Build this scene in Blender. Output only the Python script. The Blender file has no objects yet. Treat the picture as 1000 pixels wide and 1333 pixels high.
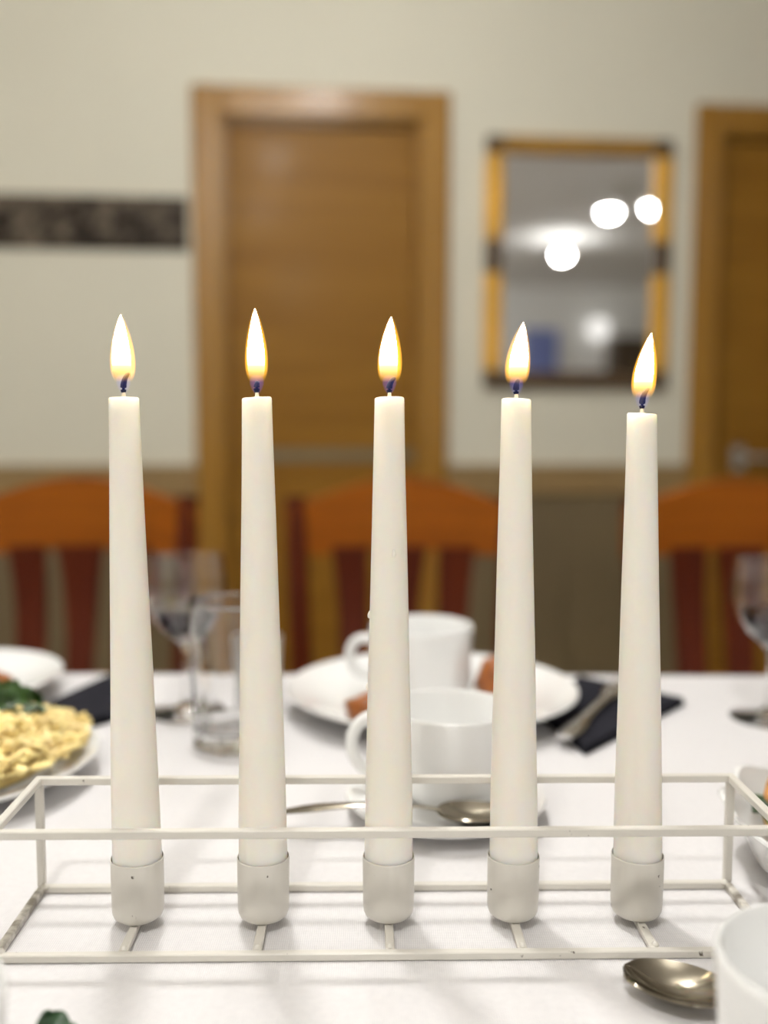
import bpy, math, random
from mathutils import Vector, Matrix, noise
random.seed(7)
sc = bpy.context.scene
COL = sc.collection
PI = math.pi
T = 0.75                                   # height of the table top

# ------------------------------------------------------------------ camera
PITCH, ROLL = 0.0923, 0.003
fw = Vector((0, math.cos(PITCH), -math.sin(PITCH)))
r0 = Vector((1, 0, 0)); u0 = r0.cross(fw)
rr = math.cos(ROLL) * r0 + math.sin(ROLL) * u0
uu = -math.sin(ROLL) * r0 + math.cos(ROLL) * u0
cd = bpy.data.cameras.new('camera'); cam = bpy.data.objects.new('camera', cd); COL.objects.link(cam)
M3 = Matrix((rr, uu, -fw)).transposed()
cam.matrix_world = Matrix.Translation((-0.0013, -0.467, T + 0.247)) @ M3.to_4x4()
cd.sensor_fit = 'VERTICAL'; cd.sensor_height = 36.0; cd.sensor_width = 27.0
cd.lens = 1284 / 1333 * 36.0
cd.clip_start = 0.02; cd.clip_end = 60
cd.dof.use_dof = True; cd.dof.focus_distance = 0.474; cd.dof.aperture_fstop = 2.9
sc.camera = cam

# ------------------------------------------------------------------ world, exposure
w = bpy.data.worlds.new('world'); sc.world = w; w.use_nodes = True
w.node_tree.nodes['Background'].inputs[0].default_value = (1.0, 0.95, 0.88, 1)
w.node_tree.nodes['Background'].inputs[1].default_value = 0.05
sc.view_settings.view_transform = 'Standard'; sc.view_settings.look = 'None'
sc.view_settings.gamma = 1.0; sc.view_settings.use_curve_mapping = False
sc.view_settings.exposure = 0.0
LAMP_RADIANCE = 262.0
LAMP_COLOUR = (1.0, 0.985, 0.955)
# ceiling lamps: world x, y and a power factor
LAMPS = [(-0.20, 0.45, 1.5), (-0.20, -0.95, 1.4), (2.192, -0.609, 0.32), (2.436, -0.425, 0.32), (2.502, -2.390, 0.42),
         (-2.4, 0.45, 0.7), (-2.2, -2.6, 0.5), (0.3, -4.6, 2.2), (-0.058, 1.54, 0.62)]  # side and rear-end lamps here are unseen, added to brighten the room

# ------------------------------------------------------------------ mesh helper
class MB:
    def __init__(s): s.v = []; s.f = []
    def add(s, vs, fs):
        o = len(s.v); s.v += [tuple(p) for p in vs]; s.f += [tuple(i + o for i in f) for f in fs]
    def box(s, x0, x1, y0, y1, z0, z1, b=0.0):
        if b <= 0:
            vs = [(x, y, z) for z in (z0, z1) for y in (y0, y1) for x in (x0, x1)]
            s.add(vs, [(0, 2, 3, 1), (4, 5, 7, 6), (0, 1, 5, 4), (2, 6, 7, 3), (0, 4, 6, 2), (1, 3, 7, 5)]); return
        b = min(b, (x1 - x0) * .45, (y1 - y0) * .45, (z1 - z0) * .45)
        def ring(x0, x1, y0, y1, z, c):
            return [(x0 + c, y0, z), (x1 - c, y0, z), (x1, y0 + c, z), (x1, y1 - c, z), (x1 - c, y1, z), (x0 + c, y1, z), (x0, y1 - c, z), (x0, y0 + c, z)]
        vs = ring(x0 + b, x1 - b, y0 + b, y1 - b, z0, b * .4) + ring(x0, x1, y0, y1, z0 + b, b) + ring(x0, x1, y0, y1, z1 - b, b) + ring(x0 + b, x1 - b, y0 + b, y1 - b, z1, b * .4)
        fs = [tuple(range(7, -1, -1)), tuple(range(24, 32))]
        for k in range(3):
            for i in range(8):
                j = (i + 1) % 8
                fs.append((k * 8 + i, k * 8 + j, k * 8 + 8 + j, k * 8 + 8 + i))
        s.add(vs, fs)
    def bar(s, a, b, wx, wz, bev=0.0006, up=(0, 0, 1)):
        """square bar from a to b"""
        a = Vector(a); b = Vector(b); d = (b - a); L = d.length; d.normalize()
        up = Vector(up)
        if abs(d.dot(up)) > .99: up = Vector((0, 1, 0))
        x = d.cross(up).normalized(); z = x.cross(d)
        t = MB(); t.box(-wx / 2, wx / 2, 0, L, -wz / 2, wz / 2, bev)
        s.add([a + x * p[0] + d * p[1] + z * p[2] for p in t.v], t.f)
    def lathe(s, prof, n=48, c=(0, 0, 0), fn=None):
        """prof: list of (r, z); r == 0 closes"""
        c = Vector(c); idx = []; vs = []; fs = []
        for r, z in prof:
            if r <= 1e-9:
                p = Vector((0, 0, z)); idx.append([len(vs)]); vs.append(c + (fn(p, 0.0) if fn else p))
            else:
                idx.append(list(range(len(vs), len(vs) + n)))
                for k in range(n):
                    a = 2 * PI * k / n
                    p = Vector((r * math.cos(a), r * math.sin(a), z))
                    if fn: p = fn(p, a)
                    vs.append(c + p)
        for A, B in zip(idx, idx[1:]):
            for k in range(n):
                j = (k + 1) % n
                if len(A) == 1 and len(B) == 1: continue
                if len(A) == 1: fs.append((A[0], B[j], B[k]))
                elif len(B) == 1: fs.append((A[k], A[j], B[0]))
                else: fs.append((A[k], A[j], B[j], B[k]))
        s.add(vs, fs)
    def tube(s, pts, rad, n=10, flat=1.0, up=(0, 0, 1)):
        pts = [Vector(p) for p in pts]; m = len(pts)
        if not hasattr(rad, '__len__'): rad = [rad] * m
        vs = []; fs = []; up = Vector(up)
        for i, p in enumerate(pts):
            d = (pts[min(i + 1, m - 1)] - pts[max(i - 1, 0)]).normalized()
            x = d.cross(up)
            if x.length < 1e-4: x = d.cross(Vector((0.3, 1, 0)))
            x.normalize(); z = x.cross(d)
            for k in range(n):
                a = 2 * PI * k / n
                vs.append(p + x * math.cos(a) * rad[i] + z * math.sin(a) * rad[i] * flat)
        for i in range(m - 1):
            for k in range(n):
                j = (k + 1) % n
                fs.append((i * n + k, i * n + j, i * n + n + j, i * n + n + k))
        fs.append(tuple(range(n - 1, -1, -1))); fs.append(tuple((m - 1) * n + k for k in range(n)))
        s.add(vs, fs)
    def sheet(s, fn, nu, nv, th):
        """fn(u, v) -> point, u, v in 0..1; closed sheet of thickness th"""
        P = [[Vector(fn(i / nu, j / nv)) for j in range(nv + 1)] for i in range(nu + 1)]
        def nrm(i, j):
            a = P[min(i + 1, nu)][j] - P[max(i - 1, 0)][j]; b = P[i][min(j + 1, nv)] - P[i][max(j - 1, 0)]
            n = a.cross(b); return n.normalized() if n.length > 1e-12 else Vector((0, 0, 1))
        W = nv + 1; N = (nu + 1) * W
        top = []; bot = []
        for i in range(nu + 1):
            for j in range(W):
                n = nrm(i, j); top.append(P[i][j] + n * th / 2); bot.append(P[i][j] - n * th / 2)
        fs = []
        for i in range(nu):
            for j in range(nv):
                a, b, c, d = i * W + j, (i + 1) * W + j, (i + 1) * W + j + 1, i * W + j + 1
                fs.append((a, b, c, d)); fs.append((N + d, N + c, N + b, N + a))
        bd = [(i, 0) for i in range(nu)] + [(nu, j) for j in range(nv)] + [(i, nv) for i in range(nu, 0, -1)] + [(0, j) for j in range(nv, 0, -1)]
        q = [i * W + j for i, j in bd]
        for k in range(len(q)):
            a, b = q[k], q[(k + 1) % len(q)]
            fs.append((b, a, N + a, N + b))
        s.add(top + bot, fs)
    def build(s, name, mat, parent=None, angle=40, kind=None):
        me = bpy.data.meshes.new(name); me.from_pydata(s.v, [], s.f); me.validate(); me.update()
        me.polygons.foreach_set('use_smooth', [True] * len(me.polygons))
        me.set_sharp_from_angle(angle=math.radians(angle))
        me.materials.append(mat)
        o = bpy.data.objects.new(name, me); COL.objects.link(o)
        if parent is not None: o.parent = parent
        if kind: o['kind'] = kind
        return o

def tag(o, label, cat, group=None):
    o['label'] = label; o['category'] = cat
    if group: o['group'] = group
    return o
def thing(name, label, cat, loc=(0, 0, 0), rz=0.0, group=None):
    o = bpy.data.objects.new(name, None); COL.objects.link(o); o.empty_display_size = .02
    o.location = loc; o.rotation_euler = (0, 0, rz)
    return tag(o, label, cat, group)
def copy_tree(o, parent=None):
    c = o.copy(); COL.objects.link(c)
    if parent is not None: c.parent = parent
    for ch in list(o.children): copy_tree(ch, c)
    return c
def spline(keys, n):
    """smooth curve through (t, value) pairs, monotone cubic enough for profiles"""
    out = []
    for i in range(n + 1):
        t = keys[0][0] + (keys[-1][0] - keys[0][0]) * i / n
        for k in range(len(keys) - 1):
            if t <= keys[k + 1][0] + 1e-9: break
        t0, v0 = keys[k]; t1, v1 = keys[k + 1]
        s0 = (keys[k + 1][1] - keys[max(k - 1, 0)][1]) / (keys[k + 1][0] - keys[max(k - 1, 0)][0])
        s1 = (keys[min(k + 2, len(keys) - 1)][1] - keys[k][1]) / (keys[min(k + 2, len(keys) - 1)][0] - keys[k][0])
        h = t1 - t0; x = (t - t0) / h
        out.append((t, (2 * x**3 - 3 * x**2 + 1) * v0 + (x**3 - 2 * x**2 + x) * h * s0 + (-2 * x**3 + 3 * x**2) * v1 + (x**3 - x**2) * h * s1))
    return out
def bez(p, n=16):
    p = [Vector(q) for q in p]; out = []
    for i in range(n + 1):
        t = i / n; q = list(p)
        while len(q) > 1: q = [q[k].lerp(q[k + 1], t) for k in range(len(q) - 1)]
        out.append(q[0])
    return out

# ------------------------------------------------------------------ materials
def new_mat(name):
    m = bpy.data.materials.new(name); m.use_nodes = True
    nt = m.node_tree; return m, nt, nt.nodes['Principled BSDF']
def N(nt, t, **kw):
    n = nt.nodes.new(t)
    for k, v in kw.items(): setattr(n, k, v)
    return n
def plain(name, col, rough=.5, metal=0.0, var=.06, scale=30, bump=0.0, bscale=200, coat=0.0, spec=.5, stretch=(1, 1, 1)):
    m, nt, b = new_mat(name)
    tc = N(nt, 'ShaderNodeTexCoord'); mp = N(nt, 'ShaderNodeMapping'); mp.inputs['Scale'].default_value = stretch
    nt.links.new(tc.outputs['Object'], mp.inputs[0])
    nz = N(nt, 'ShaderNodeTexNoise'); nz.inputs['Scale'].default_value = scale; nz.inputs['Detail'].default_value = 4
    nt.links.new(mp.outputs[0], nz.inputs['Vector'])
    rp = N(nt, 'ShaderNodeValToRGB')
    rp.color_ramp.elements[0].position = .3; rp.color_ramp.elements[1].position = .7
    rp.color_ramp.elements[0].color = tuple(c * (1 - var) for c in col) + (1,)
    rp.color_ramp.elements[1].color = tuple(min(1, c * (1 + var)) for c in col) + (1,)
    nt.links.new(nz.outputs[0], rp.inputs[0]); nt.links.new(rp.outputs[0], b.inputs['Base Color'])
    b.inputs['Roughness'].default_value = rough; b.inputs['Metallic'].default_value = metal
    b.inputs['Specular IOR Level'].default_value = spec; b.inputs['Coat Weight'].default_value = coat
    if bump > 0:
        n2 = N(nt, 'ShaderNodeTexNoise'); n2.inputs['Scale'].default_value = bscale
        nt.links.new(mp.outputs[0], n2.inputs['Vector'])
        bp = N(nt, 'ShaderNodeBump'); bp.inputs['Strength'].default_value = bump; bp.inputs['Distance'].default_value = .002
        nt.links.new(n2.outputs[0], bp.inputs['Height']); nt.links.new(bp.outputs[0], b.inputs['Normal'])
    return m
def wood(name, dark, light, axis='X', rough=.35, scale=5.0, coat=.3, coat_rough=.15):
    m, nt, b = new_mat(name)
    tc = N(nt, 'ShaderNodeTexCoord'); mp = N(nt, 'ShaderNodeMapping')
    mp.inputs['Scale'].default_value = {'X': (.6, 9, 9), 'Z': (9, 9, .6)}[axis]
    nt.links.new(tc.outputs['Object'], mp.inputs[0])
    nz = N(nt, 'ShaderNodeTexNoise'); nz.inputs['Scale'].default_value = scale; nz.inputs['Detail'].default_value = 8; nz.inputs['Distortion'].default_value = .6
    nt.links.new(mp.outputs[0], nz.inputs['Vector'])
    rp = N(nt, 'ShaderNodeValToRGB'); rp.color_ramp.elements[0].position = .32; rp.color_ramp.elements[1].position = .68
    rp.color_ramp.elements[0].color = dark + (1,); rp.color_ramp.elements[1].color = light + (1,)
    nt.links.new(nz.outputs[0], rp.inputs[0]); nt.links.new(rp.outputs[0], b.inputs['Base Color'])
    b.inputs['Specular IOR Level'].default_value = .18; b.inputs['Roughness'].default_value = rough; b.inputs['Coat Weight'].default_value = coat; b.inputs['Coat Roughness'].default_value = coat_rough
    return m
def glass(name, col=(1, 1, 1), rough=0.0):
    m, nt, b = new_mat(name)
    b.inputs['Base Color'].default_value = col + (1,); b.inputs['Transmission Weight'].default_value = 1.0
    b.inputs['Roughness'].default_value = rough; b.inputs['IOR'].default_value = 1.48
    return m
def emit(name, col, strength):
    m, nt, b = new_mat(name); nt.nodes.remove(b)
    e = N(nt, 'ShaderNodeEmission'); e.inputs[0].default_value = col + (1,); e.inputs[1].default_value = strength
    nt.links.new(e.outputs[0], nt.nodes['Material Output'].inputs['Surface']); return m

M = {}
M['wall'] = plain('wall paint', (.67, .642, .53), .8, var=.03, scale=1.5, bump=.1, bscale=60)
M['rear_wall'] = plain('rear wall paint', (.88, .885, .87), .8, var=.02)
M['ceiling'] = plain('ceiling paint', (.84, .835, .81), .9, var=.02, scale=2)
M['wainscot'] = plain('grey brown glazed wainscot', (.145, .105, .050), .5, var=.08, scale=3)
M['rail'] = plain('tan moulding', (.27, .175, .068), .4, var=.1, scale=4, stretch=(1, 8, 8))
M['door'] = wood('oak veneer with level grain', (.205, .090, .007), (.255, .122, .012), 'X', .5, 2.0, .03)
M['casing'] = wood('oak casing', (.26, .123, .012), (.32, .160, .020), 'Z', .5, 3.0, .5, .24)
M['chair'] = wood('orange brown beech', (.20, .050, .0003), (.29, .080, .0006), 'X', .6, 4.0, 0)
M['chair_shaded'] = wood('shaded beech', (.060, .007, .0002), (.090, .013, .0004), 'Z', .6, 4.0, 0)  # darker copy of the chair wood, shading put into the colour
M['gilt'] = plain('gilded wood', (.68, .36, .03), .4, .2, var=.2, scale=12)
M['gilt_old'] = plain('darkened gilding', (.30, .155, .015), .4, .1, var=.2, scale=12)
M['gilt_dark'] = plain('dark stained frame wood', (.075, .042, .016), .4, var=.2, scale=20)
M['floor'] = plain('brown floor tile', (.27, .225, .18), .4, var=.1, scale=4)
M['metal'] = plain('brushed steel', (.62, .61, .59), .22, 1.0, var=.03)
M['spoon'] = plain('polished cutlery steel', (.32, .285, .225), .10, 1.0, var=.02)
M['porcelain'] = plain('glazed porcelain', (.83, .83, .82), .12, var=.01, coat=.4)
M['black_cloth'] = plain('black napkin paper', (.014, .014, .019), .85, var=.2, scale=120, bump=.3, bscale=900, spec=.08)
M['lamp_white'] = plain('white lamp housing', (.8, .8, .78), .4)
M['glass'] = glass('clear glass')
M['frosted'] = glass('frosted glass', (.96, .97, .96), .35)
M['wine'] = plain('red wine', (.020, .002, .005), .1, var=.05, spec=.15)
M['wick'] = plain('burnt wick', (.004, .004, .010), .9, var=.3, scale=900)
M['drip'] = plain('hardened wax drip', (.90, .86, .78), .35, var=.02)
M['wick_white'] = plain('waxed cotton wick', (.9, .82, .66), .6)
M['blue_cloth'] = plain('blue curtain cloth', (.27, .33, .66), .8, var=.15, scale=9, stretch=(6, 6, .3))
M['dark_brown'] = plain('dark brown panel', (.09, .06, .035), .4)
M['lettuce'] = plain('dark green leaf', (.020, .055, .005), .4, var=.6, scale=60, bump=.4, bscale=150)
M['herb'] = plain('deep green herb leaf', (.012, .045, .014), .5, var=.3, scale=200)
M['bread'] = plain('browned bread crust', (.56, .27, .085), .6, var=.35, scale=60, bump=.4, bscale=160)
M['crumb'] = plain('pale bread crumb', (.66, .43, .18), .8, var=.2, scale=150, bump=.6, bscale=400)
M['ham'] = plain('pink cured ham', (.62, .25, .17), .4, var=.2, scale=80)
M['roast'] = plain('browned glazed pastry', (.27, .080, .014), .3, var=.45, scale=45, bump=.3, bscale=120)
M['cheese'] = plain('yellow grated cheese', (.93, .70, .31), .5, var=.22, scale=70, bump=.2, bscale=300)

def cloth_mat():
    m, nt, b = new_mat('white damask tablecloth weave')
    tc = N(nt, 'ShaderNodeTexCoord'); hs = []
    for axis, sc_ in (('X', 620), ('Y', 620)):
        wv = N(nt, 'ShaderNodeTexWave'); wv.bands_direction = axis; wv.inputs['Scale'].default_value = sc_ / 2; wv.inputs['Distortion'].default_value = .6
        wv.inputs['Detail'].default_value = 1
        nt.links.new(tc.outputs['Object'], wv.inputs['Vector']); hs.append(wv)
    mu = N(nt, 'ShaderNodeMath', operation='MULTIPLY'); nt.links.new(hs[0].outputs['Fac'], mu.inputs[0]); nt.links.new(hs[1].outputs['Fac'], mu.inputs[1])
    nz = N(nt, 'ShaderNodeTexNoise'); nz.inputs['Scale'].default_value = 260; nt.links.new(tc.outputs['Object'], nz.inputs['Vector'])
    ad = N(nt, 'ShaderNodeMath', operation='MULTIPLY_ADD'); nt.links.new(nz.outputs[0], ad.inputs[0]); ad.inputs[1].default_value = .5; nt.links.new(mu.outputs[0], ad.inputs[2])
    rp = N(nt, 'ShaderNodeValToRGB'); rp.color_ramp.elements[0].color = (.60, .582, .588, 1); rp.color_ramp.elements[1].color = (.785, .765, .765, 1)
    rp.color_ramp.elements[0].position = .05; rp.color_ramp.elements[1].position = .8
    nt.links.new(ad.outputs[0], rp.inputs[0]); nt.links.new(rp.outputs[0], b.inputs['Base Color'])
    bp = N(nt, 'ShaderNodeBump'); bp.inputs['Strength'].default_value = .35; bp.inputs['Distance'].default_value = .0006
    nt.links.new(ad.outputs[0], bp.inputs['Height'])
    n2 = N(nt, 'ShaderNodeTexNoise'); n2.inputs['Scale'].default_value = 9; nt.links.new(tc.outputs['Object'], n2.inputs['Vector'])
    b2 = N(nt, 'ShaderNodeBump'); b2.inputs['Strength'].default_value = .25; b2.inputs['Distance'].default_value = .02
    nt.links.new(n2.outputs[0], b2.inputs['Height']); nt.links.new(bp.outputs[0], b2.inputs['Normal'])
    nt.links.new(b2.outputs[0], b.inputs['Normal'])
    b.inputs['Roughness'].default_value = .75; b.inputs['Sheen Weight'].default_value = .1
    return m
M['cloth'] = cloth_mat()

def painted_metal(name, wear, soft=(.10, .08, .06), gap=.03):
    m, nt, b = new_mat(name)
    tc = N(nt, 'ShaderNodeTexCoord')
    nz = N(nt, 'ShaderNodeTexNoise'); nz.inputs['Scale'].default_value = 150; nz.inputs['Detail'].default_value = 3
    nt.links.new(tc.outputs['Object'], nz.inputs['Vector'])
    rp = N(nt, 'ShaderNodeValToRGB'); e = rp.color_ramp.elements
    e[0].position = wear; e[0].color = soft + (1,); e[1].position = wear + gap; e[1].color = (.65, .62, .56, 1)
    nt.links.new(nz.outputs[0], rp.inputs[0]); nt.links.new(rp.outputs[0], b.inputs['Base Color'])
    b.inputs['Roughness'].default_value = .38; b.inputs['Coat Weight'].default_value = .15
    n2 = N(nt, 'ShaderNodeTexNoise'); n2.inputs['Scale'].default_value = 90; nt.links.new(tc.outputs['Object'], n2.inputs['Vector'])
    bp = N(nt, 'ShaderNodeBump'); bp.inputs['Strength'].default_value = .12; bp.inputs['Distance'].default_value = .001
    nt.links.new(n2.outputs[0], bp.inputs['Height']); nt.links.new(bp.outputs[0], b.inputs['Normal'])
    return m
M['holder'] = painted_metal('chipped warm white enamel', .25)
M['holder_worn'] = painted_metal('scuffed warm white enamel', .36, (.26, .23, .19), .25)

def wax():
    m, nt, b = new_mat('ivory candle wax')
    b.inputs['Base Color'].default_value = (.85, .815, .75, 1); b.inputs['Roughness'].default_value = .42
    b.inputs['Subsurface Weight'].default_value = .7; b.inputs['Subsurface Radius'].default_value = (1.0, .72, .45)
    b.inputs['Subsurface Scale'].default_value = .018
    tc = N(nt, 'ShaderNodeTexCoord'); mp = N(nt, 'ShaderNodeMapping'); mp.inputs['Scale'].default_value = (1, 1, .12)
    nz = N(nt, 'ShaderNodeTexNoise'); nz.inputs['Scale'].default_value = 160
    nt.links.new(tc.outputs['Object'], mp.inputs[0]); nt.links.new(mp.outputs[0], nz.inputs['Vector'])
    bp = N(nt, 'ShaderNodeBump'); bp.inputs['Strength'].default_value = .15; bp.inputs['Distance'].default_value = .001
    nt.links.new(nz.outputs[0], bp.inputs['Height']); nt.links.new(bp.outputs[0], b.inputs['Normal'])
    return m
M['wax'] = wax()

def vol_emit(name, col, strength, z0=None, z1=None):
    m, nt, b = new_mat(name); nt.nodes.remove(b)
    e = N(nt, 'ShaderNodeEmission'); e.inputs[0].default_value = col + (1,); e.inputs[1].default_value = strength
    if z0 is not None:
        tc = N(nt, 'ShaderNodeTexCoord'); sx = N(nt, 'ShaderNodeSeparateXYZ'); nt.links.new(tc.outputs['Object'], sx.inputs[0])
        mr = N(nt, 'ShaderNodeMapRange'); mr.inputs['From Min'].default_value = z0; mr.inputs['From Max'].default_value = z1; mr.inputs['To Max'].default_value = strength
        nt.links.new(sx.outputs['Z'], mr.inputs['Value']); nt.links.new(mr.outputs[0], e.inputs[1])
    nt.links.new(e.outputs[0], nt.nodes['Material Output'].inputs['Volume']); return m
M['flame'] = vol_emit('orange flame mantle', (1.0, .47, .04), 230, .0055, .012)
M['flame_blue'] = vol_emit('blue flame foot', (.06, .10, 1.0), 32)
def core_mat():
    m, nt, b = new_mat('white hot flame core'); nt.nodes.remove(b)
    tc = N(nt, 'ShaderNodeTexCoord'); sx = N(nt, 'ShaderNodeSeparateXYZ'); nt.links.new(tc.outputs['Object'], sx.inputs[0])
    mr = N(nt, 'ShaderNodeMapRange'); mr.inputs['From Min'].default_value = .003; mr.inputs['From Max'].default_value = .019
    nt.links.new(sx.outputs['Z'], mr.inputs['Value'])
    cr = N(nt, 'ShaderNodeValToRGB'); e = cr.color_ramp.elements
    e[0].position = .25; e[0].color = (1.0, .52, .30, 1); e[1].position = .95; e[1].color = (1, .90, .66, 1)
    x = cr.color_ramp.elements.new(.6); x.color = (1.0, .72, .30, 1)
    st = N(nt, 'ShaderNodeValToRGB'); s_ = st.color_ramp.elements
    s_[0].position = .25; s_[0].color = (.008, .008, .008, 1); s_[1].position = 1; s_[1].color = (1, 1, 1, 1)
    for q_, v_ in ((.45, .018), (.62, .04), (.78, .2)):
        x_ = s_.new(q_); x_.color = (v_, v_, v_, 1)
    k = N(nt, 'ShaderNodeMath', operation='MULTIPLY'); k.inputs[1].default_value = 55.0
    nt.links.new(mr.outputs[0], cr.inputs[0]); nt.links.new(mr.outputs[0], st.inputs[0]); nt.links.new(st.outputs[0], k.inputs[0])
    em = N(nt, 'ShaderNodeEmission'); nt.links.new(cr.outputs[0], em.inputs[0]); nt.links.new(k.outputs[0], em.inputs[1])
    al = N(nt, 'ShaderNodeMapRange'); al.inputs['From Min'].default_value = .0062; al.inputs['From Max'].default_value = .0135
    nt.links.new(sx.outputs['Z'], al.inputs['Value'])
    tr = N(nt, 'ShaderNodeBsdfTransparent'); mx = N(nt, 'ShaderNodeMixShader')
    nt.links.new(al.outputs[0], mx.inputs[0]); nt.links.new(tr.outputs[0], mx.inputs[1]); nt.links.new(em.outputs[0], mx.inputs[2])
    nt.links.new(mx.outputs[0], nt.nodes['Material Output'].inputs['Surface']); return m
M['core'] = core_mat()
def frieze_mat():
    m, nt, b = new_mat('dark relief border tile')
    tc = N(nt, 'ShaderNodeTexCoord')
    nz = N(nt, 'ShaderNodeTexNoise'); nz.inputs['Scale'].default_value = 14; nz.inputs['Detail'].default_value = 3; nz.inputs['Distortion'].default_value = 1.2
    nt.links.new(tc.outputs['Object'], nz.inputs['Vector'])
    rp = N(nt, 'ShaderNodeValToRGB'); e = rp.color_ramp.elements
    e[0].position = .44; e[0].color = (.014, .008, .004, 1); e[1].position = .68; e[1].color = (.15, .12, .085, 1)
    nt.links.new(nz.outputs[0], rp.inputs[0]); nt.links.new(rp.outputs[0], b.inputs['Base Color']); b.inputs['Roughness'].default_value = .6; b.inputs['Specular IOR Level'].default_value = .2
    bp = N(nt, 'ShaderNodeBump'); bp.inputs['Strength'].default_value = .5; bp.inputs['Distance'].default_value = .01
    nt.links.new(nz.outputs[0], bp.inputs['Height']); nt.links.new(bp.outputs[0], b.inputs['Normal'])
    return m
M['frieze'] = frieze_mat()
def mirror_mat():
    m, nt, b = new_mat('silvered mirror glass')
    b.inputs['Base Color'].default_value = (.92, .92, .92, 1); b.inputs['Metallic'].default_value = 1; b.inputs['Roughness'].default_value = .01
    return m
M['mirror'] = mirror_mat()

# ------------------------------------------------------------------ room shell (wall frame: x along the wall, -y into the room, z up)
WR = math.radians(5)
WALL_LOC = Vector((0, 2.83, 0))
def place_wall(o, u=0.0, d=0.0, z=0.0):
    o.location = WALL_LOC + Vector((u * math.cos(WR) + d * math.sin(WR), u * math.sin(WR) - d * math.cos(WR), z))
    o.rotation_euler = (0, 0, WR); return o
def struct(mb, name, mat, u=0, d=0, z=0):
    o = mb.build(name, mat); o['kind'] = 'structure'; return place_wall(o, u, d, z)
UL, UR, RD, RH = -3.4, 5.2, 8.6, 2.6
D1 = (-.595, .185, 2.03); D2 = (1.06, 1.90, 2.02)       # door openings: left, right, top
b = MB()
b.box(UL, D1[0], 0, .12, 0, RH); b.box(D1[1], D2[0], 0, .12, 0, RH); b.box(D2[1], UR, 0, .12, 0, RH)
b.box(D1[0], D1[1], 0, .12, D1[2], RH); b.box(D2[0], D2[1], 0, .12, D2[2], RH)
struct(b, 'wall_back', M['wall'])
b = MB(); b.box(UL - .12, UL, -RD, .12, 0, RH); struct(b, 'wall_left', M['wall'])
b = MB(); b.box(UR, UR + .12, -RD, .12, 0, RH); struct(b, 'wall_right', M['wall'])
b = MB(); b.box(UL - .12, UR + .12, -RD - .12, -RD, 0, RH); struct(b, 'wall_front', M['rear_wall'])
b = MB(); b.box(UL - .12, UR + .12, -RD - .12, .12, -.1, 0); struct(b, 'floor', M['floor'])
b = MB(); b.box(UL - .12, UR + .12, -RD - .12, .12, RH, RH + .1); struct(b, 'ceiling', M['ceiling'])

def panelling(name, x0, x1):
    b = MB(); b.box(x0, x1, -.014, 0, .0, .75); o = struct(b, name, M['wainscot'])
    n = max(1, round((x1 - x0) / .42)); wdt = (x1 - x0) / n
    for i in range(n):
        p = MB(); p.box(x0 + i * wdt + .002, x0 + (i + 1) * wdt - .002, -.021, -.014, .10, .745, .003); p.build('panel', M['wainscot'], o)
    r = MB(); r.box(x0, x1, -.030, 0, .75, .845, .006); r.box(x0, x1, -.036, 0, .832, .850, .004); r.build('rail', M['rail'], o)
    s = MB(); s.box(x0, x1, -.026, -.014, 0, .10, .004); s.build('baseboard', M['rail'], o)
panelling('trim_1', UL, -.623); panelling('trim_2', .213, 1.035)
panelling('trim_3', 1.925, UR)
# tile border left of the door
b = MB(); b.box(UL, -.635, -.006, 0, 1.537, 1.708); fr = struct(b, 'trim_4', M['gilt_dark'])
tw = .205; x = -.640
while x - tw > UL:
    t = MB(); t.box(x - tw + .003, x, -.014, -.006, 1.541, 1.704, .003); t.build('tile', M['frieze'], fr); x -= tw

def door(name, x0, x1, top, handle_side=None, strip=False):
    root = bpy.data.objects.new(name, None); COL.objects.link(root); root['kind'] = 'structure'; place_wall(root)
    cw = .092
    for a, c in ((x0 - .025, x0 + cw - .025), (x1 - cw + .025, x1 + .025)):
        m = MB(); m.box(a, c, -.024, 0, 0, top + .025, .006); m.build('casing', M['casing'], root)
    m = MB(); m.box(x0 + cw - .025, x1 - cw + .025, -.023, 0, top + .025 - cw, top + .025, .006); m.build('head_casing', M['casing'], root)
    i0, i1, it = x0 + cw - .03, x1 - cw + .03, top - cw + .03
    for a, c in ((x0, i0 + .018), (i1 - .018, x1)):
        m = MB(); m.box(a, c, .0, .10, 0, top); m.build('jamb', M['casing'], root)
    m = MB(); m.box(x0, x1, .0, .10, it - .018, top); m.build('head_jamb', M['casing'], root)
    m = MB(); m.box(i0 + .020, i1 - .020, .030, .070, .006, it - .020, .003); leaf = m.build('leaf', M['door'], root)
    if strip:
        s = MB(); s.box(i0 + .11, i1 - .02, .0255, .030, .862, .900, .001); s.build('level_strip', M['strip_grey'], leaf)  # greyish level band across the leaf
    if handle_side is not None:
        h = handle_side
        pl = MB(); pl.box(h - .024, h + .024, .022, .030, .825, .915, .006); hd = pl.build('handle_plate', M['metal'], leaf)
        kn = MB(); kn.tube(bez([(h, .022, .875), (h, -.012, .875), (h, -.030, .875), (h + .03, -.032, .875), (h + .12, -.03, .872)], 14), [.009] * 6 + [.011] * 9, 12)
        kn.build('lever', M['metal'], leaf)
    return root
M['strip_grey'] = plain('dull grey brown strip', (.20, .165, .10), .35, .6)
door('door_1', D1[0], D1[1], D1[2], strip=True)
door('door_2', D2[0], D2[1], D2[2], handle_side=1.235)

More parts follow.
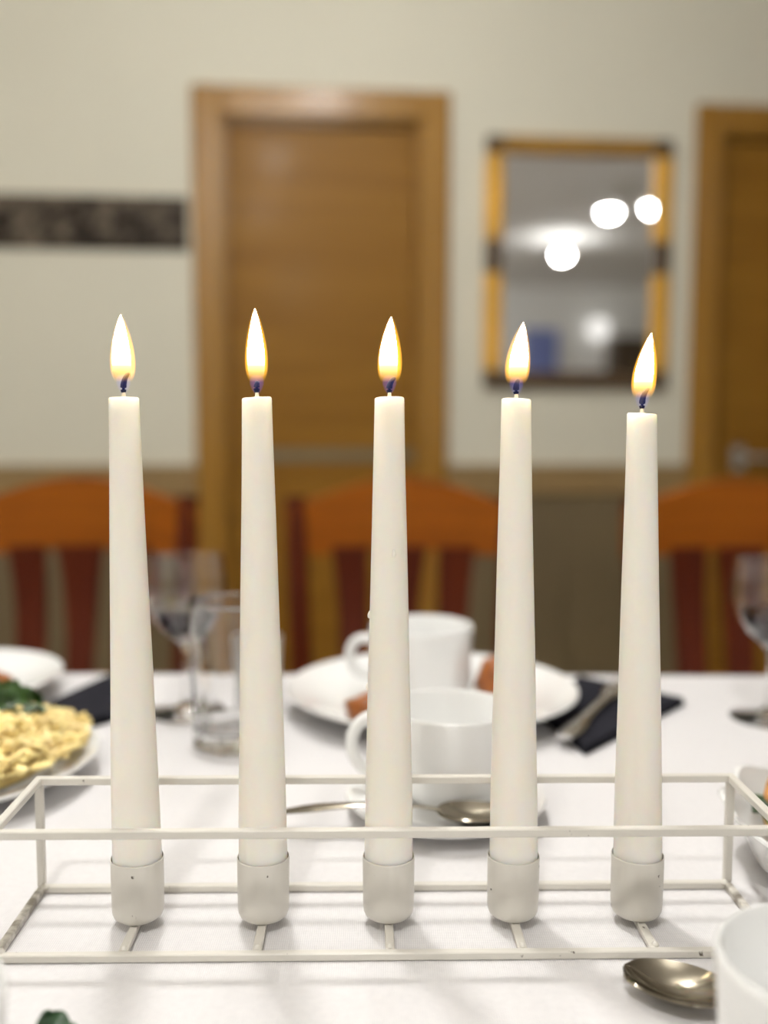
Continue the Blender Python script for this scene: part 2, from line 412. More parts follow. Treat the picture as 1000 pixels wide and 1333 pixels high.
# mirror on the wall
mr = thing('wall_mirror', 'rectangular mirror in a gilded frame with dark corners, on the wall between the doors', 'mirror')
place_wall(mr, .640, 0, 1.515)
hw, hh, fwid = .312, .408, .056
g = MB(); g.box(-hw + .03, hw - .03, -.012, -.002, -hh + .03, hh - .03); g.build('mirror_glass', M['mirror'], mr)
def side(a0, a1, vert, s):
    m = MB()
    if vert: m.box(s * hw - (fwid if s > 0 else 0), s * hw + (0 if s > 0 else fwid), -.032, -.001, a0, a1, .006)
    else: m.box(a0, a1, -.032, -.001, s * hh - (fwid if s > 0 else 0), s * hh + (0 if s > 0 else fwid), .006)
    return m
for s in (-1, 1):
    side(-hh + fwid, -.03, True, s).build('frame_side', M['gilt'], mr)
    side(.075, hh - fwid, True, s).build('frame_side', M['gilt'], mr)
    side(-.03, .075, True, s).build('frame_block', M['gilt_dark'], mr)
side(-hw + fwid, hw - fwid, False, 1).build('frame_top', M['gilt_old'], mr)
side(-hw + fwid, hw - fwid, False, -1).build('frame_bottom', M['gilt_dark'], mr)
for s in (-1, 1):
    for q in (-1, 1):
        m = MB(); x0 = s * hw - (fwid if s > 0 else 0); z0 = q * hh - (fwid if q > 0 else 0)
        m.box(x0, x0 + fwid, -.034, -.001, z0, z0 + fwid, .006); m.build('corner_block', M['gilt_dark'], mr)

# far end of the room, seen only in the mirror
cu = MB(); cu.sheet(lambda u, v: (2.42 + .42 * u, .05 + .02 * math.sin(u * 40), .25 + 1.85 * v), 40, 4, .006)
place_wall(tag(cu.build('blue_curtain', M['blue_cloth']), 'blue curtain on the far wall, seen only in the mirror', 'curtain'), 0, RD, 0)
wl = thing('wall_lamp', 'round lit wall lamp reflected low in the mirror', 'lamp'); place_wall(wl, 3.32, RD, 2.10)
m = MB(); m.lathe([(0, -.02), (.06, -.02), (.06, .0), (0, .0)], 24, (0, .03, 0)); m.build('base', M['lamp_white'], wl)
m = MB(); m.lathe([(0, -.13), (.07, -.11), (.12, -.05), (.13, 0), (.12, .05), (.07, .11), (0, .13)], 32, (0, .14, 0)); m.build('globe', emit('lit lamp globe', (1, .97, .92), 1.2), wl)
cb = thing('wall_cabinet', 'dark brown cabinet on the far wall, reflected low in the mirror', 'cabinet'); place_wall(cb, 3.8, RD, 1.5)
m = MB(); m.box(-.35, .35, .005, .30, 0, .5, .01); m.build('body', M['dark_brown'], cb)
for s in (0, 1):
    m = MB(); m.box(-.345 + s * .35, -.005 + s * .35, .30, .318, .01, .49, .006); m.build('door', M['dark_brown'], cb)

# ceiling lamps
for i, (x, y, k) in enumerate(LAMPS):
    where = {2: 'round ceiling lamp, one of a close pair reflected in the mirror, first of the two', 3: 'round ceiling lamp of the pair in the mirror, beside the gilded side of its frame',
             4: 'single bright round ceiling lamp reflected below the pair in the mirror'}.get(i, 'round ceiling lamp outside the picture, inferred from its light or added as fill')
    gm = emit('lit lamp globe', LAMP_COLOUR, LAMP_RADIANCE * k)
    L = thing('ceiling_light', where, 'lamp', (x, y, RH), 0, 'round ceiling lamps')
    m = MB(); m.lathe([(0, -.012), (.045, -.012), (.075, -.004), (.078, 0), (0, 0)], 32); m.build('ceiling_cap', M['lamp_white'], L)
    m = MB(); m.lathe([(0, -.110), (.010, -.110), (.010, -.010), (0, -.010)], 16); m.build('neck', M['lamp_white'], L)
    m = MB(); m.lathe([(0, -.190)] + [(.060 * math.sin(t), -.148 - .042 * math.cos(t)) for t in [PI * q / 8 for q in range(1, 8)]] + [(0, -.106)], 28); m.build('globe', gm, L, 180)
    if i in (2, 3):                                                 # opaque cap added to keep their light off the ceiling
        m = MB(); m.lathe([(0, -.100), (.074, -.100), (.080, -.150), (.082, -.150), (.077, -.097), (0, -.097)], 32); m.build('uplight_blocker', M['lamp_white'], L)

# ------------------------------------------------------------------ table
TX0, TX1, TY0, TY1 = -1.0, 1.0, -.445, .478
tb = thing('dining_table', 'dining table hidden under the white tablecloth', 'table', (0, 0, 0))
m = MB(); m.box(TX0 + .004, TX1 - .004, TY0 + .004, TY1 - .004, T - .035, T - .0022, .004); m.build('table_top', M['casing'], tb)
for x in (TX0 + .06, TX1 - .06):
    for y in (TY0 + .06, TY1 - .06):
        m = MB(); m.bar((x, y, 0), (x, y, T - .035), .055, .055, .004); m.build('leg', M['casing'], tb)
m = MB()
def skirt():
    pts = []; r = .012
    def edge(a, b_, n):
        for i in range(n): pts.append(Vector(a).lerp(Vector(b_), i / n))
    edge((TX0, TY0), (TX1, TY0), 120); edge((TX1, TY0), (TX1, TY1), 60); edge((TX1, TY1), (TX0, TY1), 120); edge((TX0, TY1), (TX0, TY0), 60)
    n = len(pts); rows = [(0.0, T, 0), (.004, T - .0015, 0), (.006, T - .006, 0), (.007, T - .05, .3), (.010, T - .14, .8), (.016, T - .24, 1)]
    vs = []; c = Vector((0, (TY0 + TY1) / 2))
    for off, z, wv in rows:
        for k, p in enumerate(pts):
            nx = 1 if p.x >= TX1 - 1e-6 else -1 if p.x <= TX0 + 1e-6 else 0
            ny = 1 if p.y >= TY1 - 1e-6 else -1 if p.y <= TY0 + 1e-6 else 0
            o = off + wv * .012 * (1 + math.sin(k * .55 + 2 * math.sin(k * .13)))
            vs.append((p.x + nx * o, p.y + ny * o, z))
    fs = [tuple(range(n))]
    for r_ in range(len(rows) - 1):
        for k in range(n):
            j = (k + 1) % n; fs.append((r_ * n + k, (r_ + 1) * n + k, (r_ + 1) * n + j, r_ * n + j))
    return vs, fs
m.add(*skirt())
tag(m.build('tablecloth', M['cloth'], None, 60), 'white woven tablecloth covering the whole table', 'tablecloth')

# ------------------------------------------------------------------ candle holder
HR = .0203; HX = .0015
ch = thing('candle_holder', 'white painted rectangular wire-frame candle holder with five round cups', 'candle holder', (HX, 0, T), HR)
L_, D_, H_, S_, t_ = .3617, .0671, .0624, .0615, .0040
lx, dy = L_ / 2, D_ / 2
for s in (-1, 1):
    m = MB(); m.box(-lx - t_ / 2, lx + t_ / 2, s * dy - t_ / 2, s * dy + t_ / 2, H_ - t_, H_, .0005); m.build('top_rail', M['holder'], ch)
    m = MB(); m.box(-lx - t_ / 2, lx + t_ / 2, s * dy - t_ / 2, s * dy + t_ / 2, .0002, t_, .0005); m.build('bottom_rail', M['holder'], ch)
    m = MB(); m.box(s * lx - t_ / 2, s * lx + t_ / 2, -dy + t_ / 2, dy - t_ / 2, H_ - t_, H_, .0005); m.build('top_end_rail', M['holder'], ch)
    m = MB(); m.box(s * lx - t_ / 2, s * lx + t_ / 2, -dy + t_ / 2, dy - t_ / 2, .0002, t_, .0005); m.build('bottom_end_rail', M['holder_worn'], ch)
    for q in (-1, 1):
        m = MB(); m.box(s * lx - t_ / 2, s * lx + t_ / 2, q * dy - t_ / 2, q * dy + t_ / 2, t_, H_ - t_, .0005); m.build('post', M['holder'], ch)
        m = MB(); c = Vector((s * lx - s * t_ * .5, q * dy - q * t_ * .5, t_))
        m.lathe([(0, .0018), (.0012, .0013), (.0021, 0), (.0012, -.0012), (0, -.0016)], 12, c); m.build('weld_bead', M['holder'], ch)
R_CUP = .01275
cup_prof = [(0, .0042), (.0085, .0042), (.0104, .0046), (.0116, .0056), (.0123, .0072), (.01255, .0095), (R_CUP, .034), (.0127, .0345), (.01255, .0347), (.0124, .0345), (.01235, .0340), (.0121, .0095), (.0116, .0075), (.0095, .0055), (0, .0055)]
for i in range(5):
    X = (i - 2) * S_
    m = MB(); m.box(X - .0021, X + .0021, -dy + t_ / 2, dy - t_ / 2, .0008, .0042, .0005); m.build('cross_bar', M['holder'], ch)
    m = MB(); m.lathe(cup_prof, 64, (X, 0, 0)); m.build('candle_cup', M['holder'], ch, 35)
    m = MB(); m.lathe([(0, .0016), (.0012, .0011), (.0018, 0), (.0009, -.001), (0, -.0012)], 10, (X + (.0008 if i == 4 else 0), -dy + t_ * .6 + .0012, .0042)); m.build('weld_bead', M['holder'], ch)

# ------------------------------------------------------------------ candles
def flame_prof(h, r, n=22, foot=.15):
    """flame outline: (radius, height) from foot to tip"""
    ks = [(0, foot), (.08, .42), (.22, .88), (.36, 1.0), (.52, .94), (.68, .75), (.82, .50), (.93, .24), (1, 0.02)]
    return [(0, 0)] + [(max(0, v) * r, t * h) for t, v in spline(ks, n)][:-1] + [(0, h)]
labels = ['lit white taper candle in the leftmost cup of the wire holder',
          'lit white taper candle with the tallest flame, second from the pasta plate',
          'lit white taper candle with small wax drips, in the middle cup',
          'lit white taper candle with its flame leaning, in front of the mirror',
          'shortest lit white taper candle, in the cup nearest the large teacup']
labels[1] = 'lit white taper candle with the tallest flame, second from the grated cheese salad'
tops = [(.2576, -.0018), (.2578, -.0011), (.258, -.0004), (.2575, -.0021), (.2509, -.0037)]
flames = [(.0375, .0058, -.0006), (.0405, .0054, -.0006), (.0367, .0058, .0008), (.0350, .0059, .0030), (.0368, .0058, .0036)]
wick_tip = [(.0028, .0105), (.0004, .0070), (.0028, .0085), (.0010, .0085), (.0030, .0110)]
for i in range(5):
    X = (i - 2) * S_
    top, dx = tops[i]; fh, fr, fl = flames[i]
    px, py = HX + X * math.cos(HR), X * math.sin(HR)
    base = .0058
    c = thing('taper_candle', labels[i], 'candle', (px, py, T + base), 0, 'five taper candles in the wire holder')
    h = top - base
    lean = dx / (top - .0365)
    rk = [(0, .0117), (.06, .0118), (.18, .01155), (.40, .0104), (.65, .0089), (.88, .0075), (1, .0069)]
    prof = [(0, 0), (.0088, 0), (.0104, .0012)] + [(r, .0025 + t * (h - .0025 - .0008)) for t, r in spline(rk, 40)]
    rt = prof[-1][0]
    prof += [(rt - .0004, h - .0002), (rt - .0012, h), (.0045, h - .0004), (.0015, h + .0002), (0, h + .0004)]
    def leanfn(p, a, lean=lean, i=i):
        k = max(0, p.z - .030)
        wob = 1 + .008 * math.sin(a * 2 + i) + .006 * math.sin(p.z * 60 + i * 2 + a)
        q = Vector((p.x * wob + lean * k, p.y * wob, p.z))
        if p.z > h - .002: q.z += .0003 * math.sin(a + 1.3 * i) * min(1, math.hypot(p.x, p.y) / .005)
        return q
    m = MB(); m.lathe(prof, 48, (0, 0, 0), leanfn); m.build('candle_body', M['wax'], c)
    tx = lean * (h - .03)
    m = MB(); m.tube([(tx, 0, h - .001), (tx, 0, h + .0012), (tx, 0, h + .0026)], [.0011, .0009, .0007], 10); wk = m.build('wick', M['wick_white'], c)
    wx, wz = wick_tip[i]
    m = MB(); m.tube(bez([(tx, 0, h + .0022), (tx - .0003, 0, h + .0050), (tx, 0, h + wz * .8), (tx + wx * .6, 0, h + wz), (tx + wx, 0, h + wz + .0006)], 10), [.0011, .0014, .0015, .0015, .0014, .0013, .0012, .0011, .001, .0008, .0005], 8)
    m.build('burnt_end', M['wick'], wk)
    def flfn(p, a, fh=fh, fl=fl):
        t = p.z / fh
        return Vector((p.x + fl * t * t, p.y, p.z))
    m = MB(); m.lathe(flame_prof(fh, fr), 28, (0, 0, 0), flfn); f = m.build('flame', M['flame'], c, 180); f.location = (tx, 0, h + .0015)
    off = [-.0007, -.0002, -.0007, .0004, -.0002][i]
    def cofn(p, a, fh=fh, fl=fl, off=off):
        t = p.z / fh
        return Vector((p.x + fl * t * t + off * math.sin(PI * min(1, t)), p.y, p.z))
    m = MB(); m.lathe(flame_prof(fh * .975, fr * .74, 22, .2), 28, (0, 0, 0), cofn); k = m.build('flame_core', M['core'], f, 180)
    m = MB(); m.lathe([(0, -.0004), (.0011, 0), (.0024, .0020), (.0033, .0045), (.0034, .0068), (.0025, .0085), (.0012, .009), (0, .009)], 20); m.build('flame_foot', M['flame_blue'], f, 180)
    if i == 2:
        for (zz, aa, s_) in ((.147, PI * .97, 1.0), (.112, PI * 1.0, .8), (.178, PI * 1.58, .9)):
            k = (zz - .0025) / (h - .0033); rad = [v for t, v in spline(rk, 40) if t <= k][-1]
            m = MB(); m.lathe([(0, .0035), (.0007, .0024), (.0011, .001), (.0009, -.0002), (0, -.0006)], 10, (rad * math.cos(aa) + lean * (zz - .03), rad * math.sin(aa), zz)); m.build('wax_drip', M['drip'], c)

# ------------------------------------------------------------------ crockery
def plate_prof(r, h, foot=.55, flat=.72):
    return [(0, .0020), (r * foot * .9, .0020), (r * foot * .92, 0), (r * foot, 0), (r * foot * 1.04, .0025), (r * (flat - .02), .006), (r * .97, h - .004), (r, h - .0012), (r * .995, h), (r * .97, h - .0004),
            (r * flat, .0105), (r * (flat - .08), .0065), (r * .55, .0052), (0, .005)]
def make_plate(name, label, cat, x, y, r, h, group=None, fn=None, n=80, flat=.72):
    m = MB(); m.lathe(plate_prof(r, h, .55, flat), n, (0, 0, 0), fn); o = m.build(name, M['porcelain'], None, 50); o.location = (x, y, T + .0004)
    return tag(o, label, cat, group)
def cup(label, x, y, z, r, h, ang, rb=None, group=None, reach=1.0, drop=0.0):
    c = thing('teacup', label, 'cup', (x, y, z), ang, group); rb = rb or r * .80
    p = [(0, .0025), (rb * .62, .0025), (rb * .64, 0), (rb * .72, 0), (rb * .80, .002), (rb * .95, .007), (rb * 1.04, .014), (r * .97, h * .6), (r * .998, h - .003), (r * .992, h - .0008), (r * .975, h), (r * .955, h - .0002), (r * .935, h - .002),
         (r * .915, h * .6), (rb * .99, .016), (rb * .88, .009), (rb * .6, .0055), (0, .005)]
    m = MB(); m.lathe(p, 64); m.build('cup_body', M['porcelain'], c, 50)
    q = [(-r * .955, 0, h * (.86 - drop)), (-r * (1 + .25 * reach), 0, h * (.98 - drop)), (-r * (1 + .78 * reach), 0, h * (.86 - drop)), (-r * (1 + .70 * reach), 0, h * .42), (-r * (1 + .45 * reach), 0, h * .18), (-r * .945, 0, h * .30)]

    m = MB(); m.tube(bez(q, 20), .0042, 12, 1.0, (0, 1, 0)); m.build('handle', M['porcelain'], c)
    return c
def teaspoon(label, loc, rz, tilt=0, L=.13, wb=.0155, lb=.045):
    s = thing('teaspoon', label, 'spoon', loc, rz); s.rotation_euler = (0, tilt, rz)
    def fn(u, v):
        a = (u - .5) * 2
        t = v; wd = wb * math.sqrt(max(0, 1 - (2 * t - 1) ** 2)) ** .9 * (1 - .18 * (1 - t)) + .0008
        x = -lb * (1 - t) ; yy = a * wd
        bowl = .0075 * (1 - a * a) * math.sin(PI * min(1, max(0, t))) ** .8
        return (x, yy, .0085 - bowl)
    m = MB(); m.sheet(fn, 14, 18, .0011); m.build('bowl', M['spoon'], s, 80)
    pts = bez([(-.003, 0, .0085), (.012, 0, .011), (.04, 0, .013), (L - lb, 0, .0045)], 14)
    m = MB(); m.tube(pts, [.0024, .0022, .002, .0019, .0019, .002, .0022, .0025, .003, .0035, .004, .0045, .005, .005, .0035], 10, .35); m.build('handle', M['spoon'], s)
    return s

# far place setting in the middle
make_plate('dinner_plate', 'large white dinner plate under the farther teacup, behind the middle candles', 'plate', .040, .360, .124, .022)
cup('white straight-sided teacup standing on the large dinner plate', .032, .385, T + .0056, .0455, .064, math.radians(-8), .043, None, .72, .12)
def lump(name, label, cat, loc, size, mat, seed, rz=0, n=20):
    m = MB()
    prof = [(math.sin(PI * k / 12), -math.cos(PI * k / 12)) for k in range(13)]
    prof[0] = (0, -1); prof[-1] = (0, 1)
    def fn(p, a):
        q = Vector(p); d = 1 + .22 * noise.noise(q * 1.6 + Vector((seed, 0, 0))) + .10 * noise.noise(q * 4 + Vector((0, seed, 0)))
        q = q * d
        return Vector((q.x * size[0], q.y * size[1], max(q.z, -.75) * size[2] + .75 * size[2]))
    m.lathe([(r, z) for r, z in prof], n, (0, 0, 0), fn)
    o = m.build(name, mat, None, 180); o.location = loc; o.rotation_euler = (0, 0, rz)
    return tag(o, label, cat)
lump('pastry', 'browned glazed pastry on the plate rim beside the teacup handle', 'pastry', (-.010, .300, T + .0085), (.024, .018, .013), M['roast'], 3, .4)
lump('pastry', 'orange brown pastry on the dinner plate, behind the fourth candle', 'pastry', (.099, .362, T + .0090), (.021, .026, .021), M['roast'], 9, .2)

# nearer saucer, cup and spoon
make_plate('saucer', 'white saucer under the nearer teacup, holding a teaspoon', 'saucer', .038, .137, .063, .013)
cup('white teacup on the saucer directly behind the wire holder', .042, .150, T + .0058, .0405, .060, math.radians(2), .034)
teaspoon('small steel teaspoon lying across the saucer behind the holder', (.030, .098, T + .0095), math.radians(176), 0, .135)

# tall tumbler, pale small glass
def tumbler(name, label, x, y, r, h, rb, base, mat, n=112):
    R_ = lambda z: rb + (r - rb) * z / h
    wt = .0016; zs = [.0022, .004, h * .2, h * .5, h * .8, h - .004, h - .0012]
    zi = [h - .0012, h - .004, h * .8, h * .5, h * .2, base + .006, base + .004]
    m = MB(); m.lathe([(0, 0), (rb - .004, 0), (rb - .0016, .0004), (rb - .0004, .0012)] + [(R_(z), z) for z in zs] + [(r - .0005, h - .0002), (r - .0011, h - .0002)]
                      + [(R_(z) - wt, z) for z in zi] + [(rb - wt - .0015, base + .0018), (rb - wt - .004, base + .0006), (rb - wt - .008, base), (0, base)], n, (0, 0, 0), lambda p, a: p * (1 + .03 * math.cos(14 * a)) if .001 < p.z < .006 and p.length > rb * .9 else p)
    o = m.build(name, mat, None, 70); o.location = (x, y, T + .0004); return tag(o, label, 'glass')
tumbler('tumbler', 'tall clear straight tumbler with a thick base, behind the second candle', -.116, .268, .0325, .112, .0300, .013, M['glass'])
tumbler('small_glass', 'short frosted pale glass standing behind the tall tumbler', -.111, .372, .0225, .062, .0190, .008, M['frosted'])
def wine_glass(label, x, y):
    c = thing('wine_glass', label, 'glass', (x, y, T + .0004), 0, 'wine glasses with red wine')
    foot = [(0, 0), (.032, 0), (.0325, .0008), (.031, .0016), (.012, .004), (.005, .008), (.0036, .016), (.0034, .045), (.0045, .056), (.010, .063), (.021, .072), (.030, .086), (.0345, .100), (.0345, .112), (.0325, .134),
            (.0315, .134), (.0335, .112), (.0335, .100), (.029, .0868), (.0203, .0733), (.0095, .0645), (0, .0625)]
    m = MB(); m.lathe(foot, 48); m.build('glass_body', M['glass'], c, 50)
    wv = [(0, .0630), (.0090, .0650), (.0198, .0738), (.0284, .0871), (.0302, .0905), (0, .0905)]
    m = MB(); m.lathe(wv, 40); m.build('wine', M['wine'], c, 50)
    return c
wine_glass('wine glass with a little red wine, beyond the tall tumbler', -.168, .352)
wine_glass('wine glass of red wine beyond the mini sandwich', .322, .338)

# napkins and cutlery
def napkin(label, pts, z=.0):
    a, b_, c_, d_ = [Vector(p) for p in pts]
    n = thing('napkin', label, 'napkin', (a.x, a.y, T + .0004)); o = a
    for k in range(3):
        ins = .0025 * k
        def fn(u, v, k=k):
            p = (a.lerp(b_, u)).lerp(d_.lerp(c_, u), v); cen = (a + b_ + c_ + d_) / 4
            p = p + (cen - p) * (.012 * k)
            return (p.x - o.x, p.y - o.y, .0012 + .0024 * k + .0006 * math.sin(u * 7 + k) * (1 if k else 0) ** 2 * .3)
        m = MB(); m.sheet(fn, 12, 12, .0016); m.build('fold', M['black_cloth'], n, 60)
    return n
napkin('folded black napkin beside the dinner plate, under a steel fork', [(.127, .345), (.148, .243), (.262, .375), (.185, .452)])
napkin('folded black napkin behind the first candle, beyond the cheese salad', [(-.290, .350), (-.238, .302), (-.203, .352), (-.258, .462)])
fk = thing('fork', 'steel dinner fork lying on the black napkin', 'fork', (.182, .345, T + .0077), math.radians(62))
m = MB(); m.tube(bez([(-.10, 0, .003), (-.05, 0, .0035), (0, 0, .006), (.045, 0, .003)], 14), [.007, .0085, .0085, .008, .006, .005, .0042, .004, .0038, .0038, .004, .0045, .006, .009, .011], 10, .28); m.build('handle', M['metal'], fk)
for k in range(4):
    m = MB(); y = (k - 1.5) * .0058; m.tube(bez([(.043, y * .9, .0035), (.060, y, .0025), (.085, y, .004)], 8), [.0019] * 6 + [.0016, .0013, .0007], 8, .6); m.build('tine', M['metal'], fk)

# left: plate with browned food at the frame edge, salad plate under grated cheese
make_plate('dinner_plate', 'white dinner plate beyond the cheese salad, cut by the picture edge', 'plate', -.394, .396, .102, .020)
lump('pastry', 'browned pastry on the plate beyond the cheese salad', 'pastry', (-.341, .352, T + .0080), (.026, .020, .016), M['roast'], 21)
make_plate('salad_plate', 'white plate heaped with grated cheese and lettuce', 'plate', -.306, .186, .108, .020)
cx, cy = -.254, .172
PCX, PCY = -.306, .186
def plate_top(x, y):                       # height of the plate surface, world x, y
    rp = math.hypot(x - PCX, y - PCY)
    return .0085 if rp < .070 else .0085 + (rp - .070) * .36
def heap_h(x, y):
    d = math.hypot(x / .043, y / .080)
    return .010 + .036 * max(0, 1 - d * d) ** .55
m = MB()
rings = [(0, 1)] + [(k / 9, .9) for k in range(1, 10)] + [(.85, .1), (0, .1)]
def hf(p, a):
    x, y = p.x * .024, p.y * .042
    rp = math.hypot(cx + x - PCX, cy + y - PCY)
    if rp > .096: x -= (rp - .096) * math.cos(a)
    lo = plate_top(cx + x, cy + y) + .0015
    if p.z < .5: return Vector((x, y, lo))
    kk = math.hypot(p.x, p.y)
    q = Vector((x, y, lo + .001 + max(0, heap_h(x, y) - .008 - lo) * (1 - kk ** 3)))
    q.z += .004 * noise.noise(q * 60) if q.z > lo + .006 else 0
    return q
m.lathe(rings, 40, (0, 0, 0), hf)
rnd = random.Random(3)
for k in range(760):
    rad = math.sqrt(rnd.random()); a = rnd.random() * 2 * PI
    x, y = rad * .047 * math.cos(a), rad * .092 * math.sin(a)
    if math.hypot(cx + x - PCX, cy + y - PCY) > .099: continue
    L = rnd.uniform(.008, .018); yaw = rnd.random() * 2 * PI; tl = rnd.uniform(-.6, .6); cv = rnd.uniform(-.4, .4)
    d = Vector((math.cos(yaw) * math.cos(tl), math.sin(yaw) * math.cos(tl), math.sin(tl))); s_ = Vector((-math.sin(yaw), math.cos(yaw), 0))
    lo = plate_top(cx + x, cy + y) + .0075
    p = Vector((x, y, max(heap_h(x, y) + rnd.random() * .006 - .001, lo + L * .5 * abs(math.sin(tl)))))
    r_ = rnd.uniform(.0020, .0044)
    m.tube([p - d * L / 2, p + s_ * L * cv * .4, p + d * L / 2], [r_ * .8, r_, r_ * .7], 5, .6)
o = m.build('grated_cheese', M['cheese'], None, 60, 'stuff'); o.location = (cx, cy, T + .0012)
o['label'] = 'heap of yellow grated cheese on the white salad plate'; o['category'] = 'cheese'

def leaf_thing(name, label, cat, loc, rot, Lf, Wf, mat, seed, curl=.25, th=.0007):
    def fn(u, v):
        a = (u - .5) * 2
        wd = Wf * math.sin(PI * min(1, .06 + .94 * v)) ** .7
        fr = .10 * Wf * math.sin(v * 17 + seed + a * 3) * abs(a)
        return (v * Lf - Lf * .5, a * wd / 2, Lf * curl * (1 - (2 * v - 1) ** 2) + fr + abs(a) * Wf * .15)
    m = MB(); m.sheet(fn, 12, 18, th); o = m.build(name, mat, None, 60); o.location = loc; o.rotation_euler = rot
    return tag(o, label, cat)
leaf_thing('lettuce_leaf', 'dark green lettuce leaf standing up behind the grated cheese', 'lettuce', (-.266, .220, T + .038), (1.0, -.3, .6), .044, .040, M['lettuce'], 1)
leaf_thing('lettuce_leaf', 'lettuce leaf at the picture edge, beside the grated cheese', 'lettuce', (-.252, .192, T + .048), (.6, .3, 1.2), .036, .030, M['lettuce'], 4)
leaf_thing('lettuce_leaf', 'lettuce leaf lying at the far rim of the salad plate', 'lettuce', (-.315, .268, T + .034), (.5, .1, .1), .055, .042, M['lettuce'], 7)

# right: mini sandwich on fluted plate
def flute(p, a):
    r = math.hypot(p.x, p.y)
    if r < .06: return p
    k = (r - .06) / .05
    return Vector((p.x * (1 + .025 * k * math.sin(a * 14)), p.y * (1 + .025 * k * math.sin(a * 14)), p.z + .0025 * k * math.sin(a * 14)))
make_plate('fluted_plate', 'white plate with a wavy raised rim carrying the mini sandwich', 'plate', .2935, .050, .105, .033, None, flute, 168, .87)
sw = thing('sandwich', 'mini sandwich with ham and green lettuce on the fluted plate', 'sandwich', (.2515, .083, T + .0108), .3)
sw.scale = (.86, .86, .95)
m = MB(); m.lathe([(0, 0), (.030, 0), (.036, .003), (.037, .007), (.035, .011), (0, .011)], 32); m.build('bread_bottom', M['crumb'], sw, 60)
def lf(u, v):
    a = 2 * PI * u; r = .008 + .036 * v
    return (r * math.cos(a), r * math.sin(a), .0145 + .003 * math.sin(a * 9) * v - .002 * v)
m = MB(); m.sheet(lf, 60, 6, .0009); m.build('lettuce', M['lettuce'], sw, 80)
m = MB(); m.lathe([(0, .0175), (.034, .0175), (.037, .021), (.036, .026), (.030, .030), (0, .031)], 32, (0, 0, 0), lambda p, a: Vector((p.x * (1 + .04 * math.sin(5 * a)), p.y * (1 + .04 * math.sin(4 * a)), p.z))); m.build('bread_top', M['bread'], sw, 80)
m = MB(); m.lathe([(0, .0312), (.028, .0305), (.031, .033), (.026, .038), (.012, .041), (0, .041)], 28, (0, 0, 0), lambda p, a: Vector((p.x * (1 + .09 * math.sin(5 * a + 1)), p.y * (1 + .07 * math.sin(3 * a)), p.z + .0015 * math.sin(6 * a)))); m.build('ham', M['ham'], sw, 80)
lump('pastry', 'small browned morsel at the near rim of the fluted plate', 'pastry', (.2330, .052, T + .0100), (.011, .009, .008), M['bread'], 31)

# nearest: cups cut by the frame
make_plate('saucer', 'white saucer of the large cup at the lower right edge', 'saucer', .160, -.166, .058, .012)
cup('large white teacup at the lower right edge, open rim towards us', .1545, -.147, T + .0058, .0410, .0595, math.radians(186), .036)
teaspoon('polished teaspoon with shiny bowl beside the large lower right teacup', (.1435, -.0765, T + .0003), math.radians(-30), 0, .13, .0165, .045)
make_plate('saucer', 'white saucer at the lower left, holding a dark herb leaf', 'saucer', -.170, -.170, .066, .012)
cup('white teacup cut by the lower left picture corner', -.1620, -.174, T + .0058, .0405, .060, math.radians(20), .037)
leaf_thing('herb_leaf', 'small dark green herb leaf on the saucer at the bottom edge', 'leaf', (-.1255, -.118, T + .0150), (.3, -.35, 1.9), .024, .015, M['herb'], 2, .2)

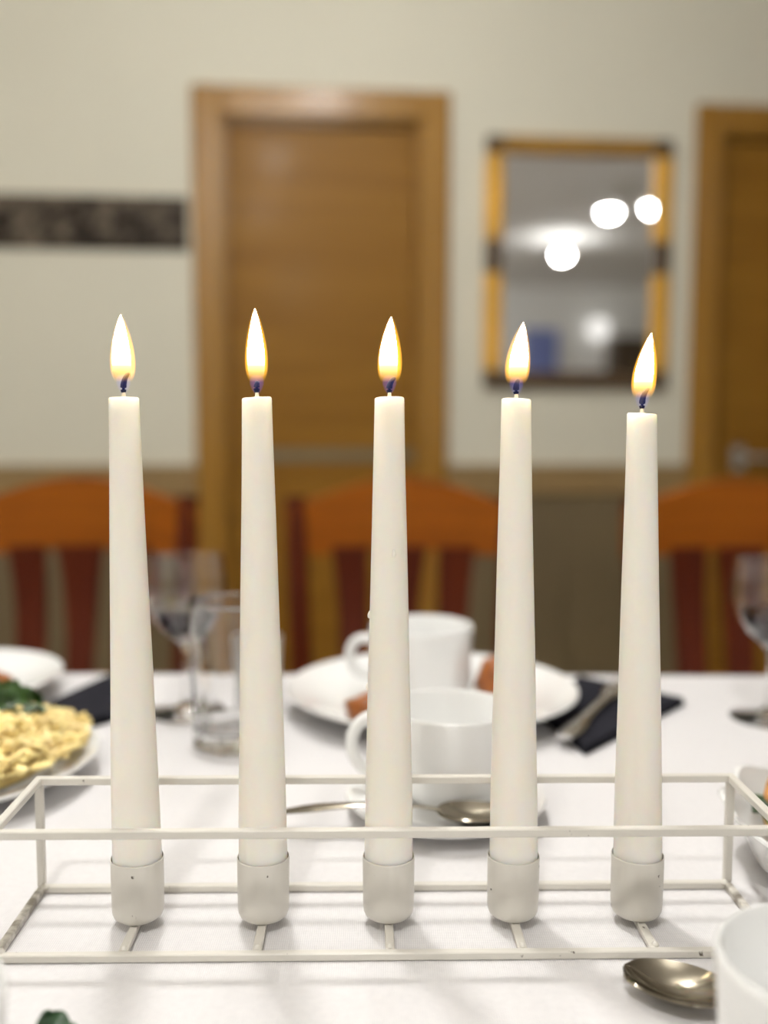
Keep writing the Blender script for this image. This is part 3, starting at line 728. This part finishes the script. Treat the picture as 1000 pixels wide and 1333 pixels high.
# ------------------------------------------------------------------ chairs
def make_chair():
    c = thing('dining_chair', '', 'chair', (0, 0, 0), 0, 'wooden dining chairs beyond the table')
    W, dk = .200, M['chair_shaded']
    # seat faces -y (towards the table); back plane at y = 0
    def seat(u, v):
        x = (u - .5) * 2; return (x * (.205 + .015 * (1 - v)), -.40 + .40 * v, .447 - .006 * (1 - x * x) * math.sin(PI * v))
    m = MB(); m.sheet(seat, 16, 10, .028); m.build('seat', M['chair'], c, 50)
    for s in (-1, 1):
        m = MB(); m.bar((s * .175, -.365, 0), (s * .180, -.37, .433), .036, .036, .004); m.build('leg', dk, c)
        pts = bez([(s * .172, .045, 0), (s * .175, -.01, .30), (s * .182, -.030, .50), (s * .190, .0, .70), (s * .196, .012, .86)], 12)
        m = MB(); m.tube(pts, [.020] * 13, 12, .8, (0, 1, 0)); m.build('rear_post', dk, c)
        m = MB(); m.bar((s * .178, -.350, .20), (s * .176, .0, .20), .018, .024, .003); m.build('stretcher', dk, c)
    m = MB(); m.bar((-.165, -.18, .20), (.165, -.18, .20), .018, .022, .003); m.build('stretcher', dk, c)
    m = MB(); m.box(-.17, .17, -.385, -.360, .375, .433, .003); m.build('apron', M['chair'], c)
    def crest(u, v):
        x = (u - .5) * 2
        z0 = .758 + .006 * math.cos(x * PI); z1 = .842 + .052 * max(0, math.cos(x * PI * .5)) ** 1.3
        return (x * .212, .008 + .020 * (1 - x * x), z0 + (z1 - z0) * v)
    m = MB(); m.sheet(crest, 32, 6, .026); m.build('crest_rail', M['chair'], c, 50)
    m = MB(); m.sheet(lambda u, v: ((u - .5) * .36, -.022 + .008 * (1 - (2 * u - 1) ** 2), .485 + .05 * v), 16, 2, .022); m.build('lower_rail', M['chair'], c, 50)
    for k, (x0, w0, x1, w1) in enumerate(((-.089, .052, -.097, .066), (0, .048, 0, .084), (.089, .052, .097, .066))):
        def slat(u, v, x0=x0, w0=w0, x1=x1, w1=w1):
            q = v ** 2.2; x = x0 + (x1 - x0) * q; ww = w0 + (w1 - w0) * q
            return (x + (u - .5) * ww, -.016 + .030 * v + .012 * math.sin(PI * v), .525 + .245 * v)
        m = MB(); m.sheet(slat, 4, 12, .014); m.build('back_slat', dk, c, 50)
    return c
ch0 = make_chair()
spots = [(-.553, 1.30, .03, 'wooden slat-back chair beyond the first candle, framed by grey panelling'),
         (.034, 1.30, .0, 'wooden slat-back chair in front of the door, behind the middle candle'),
         (.648, 1.30, -.02, 'wooden slat-back chair beyond the wine glass, in front of the second door')]
for i, (x, y, rz, lab) in enumerate(spots):
    c = ch0 if i == 0 else copy_tree(ch0)
    c.location = (x, y, 0); c.rotation_euler = (0, 0, rz); c['label'] = lab
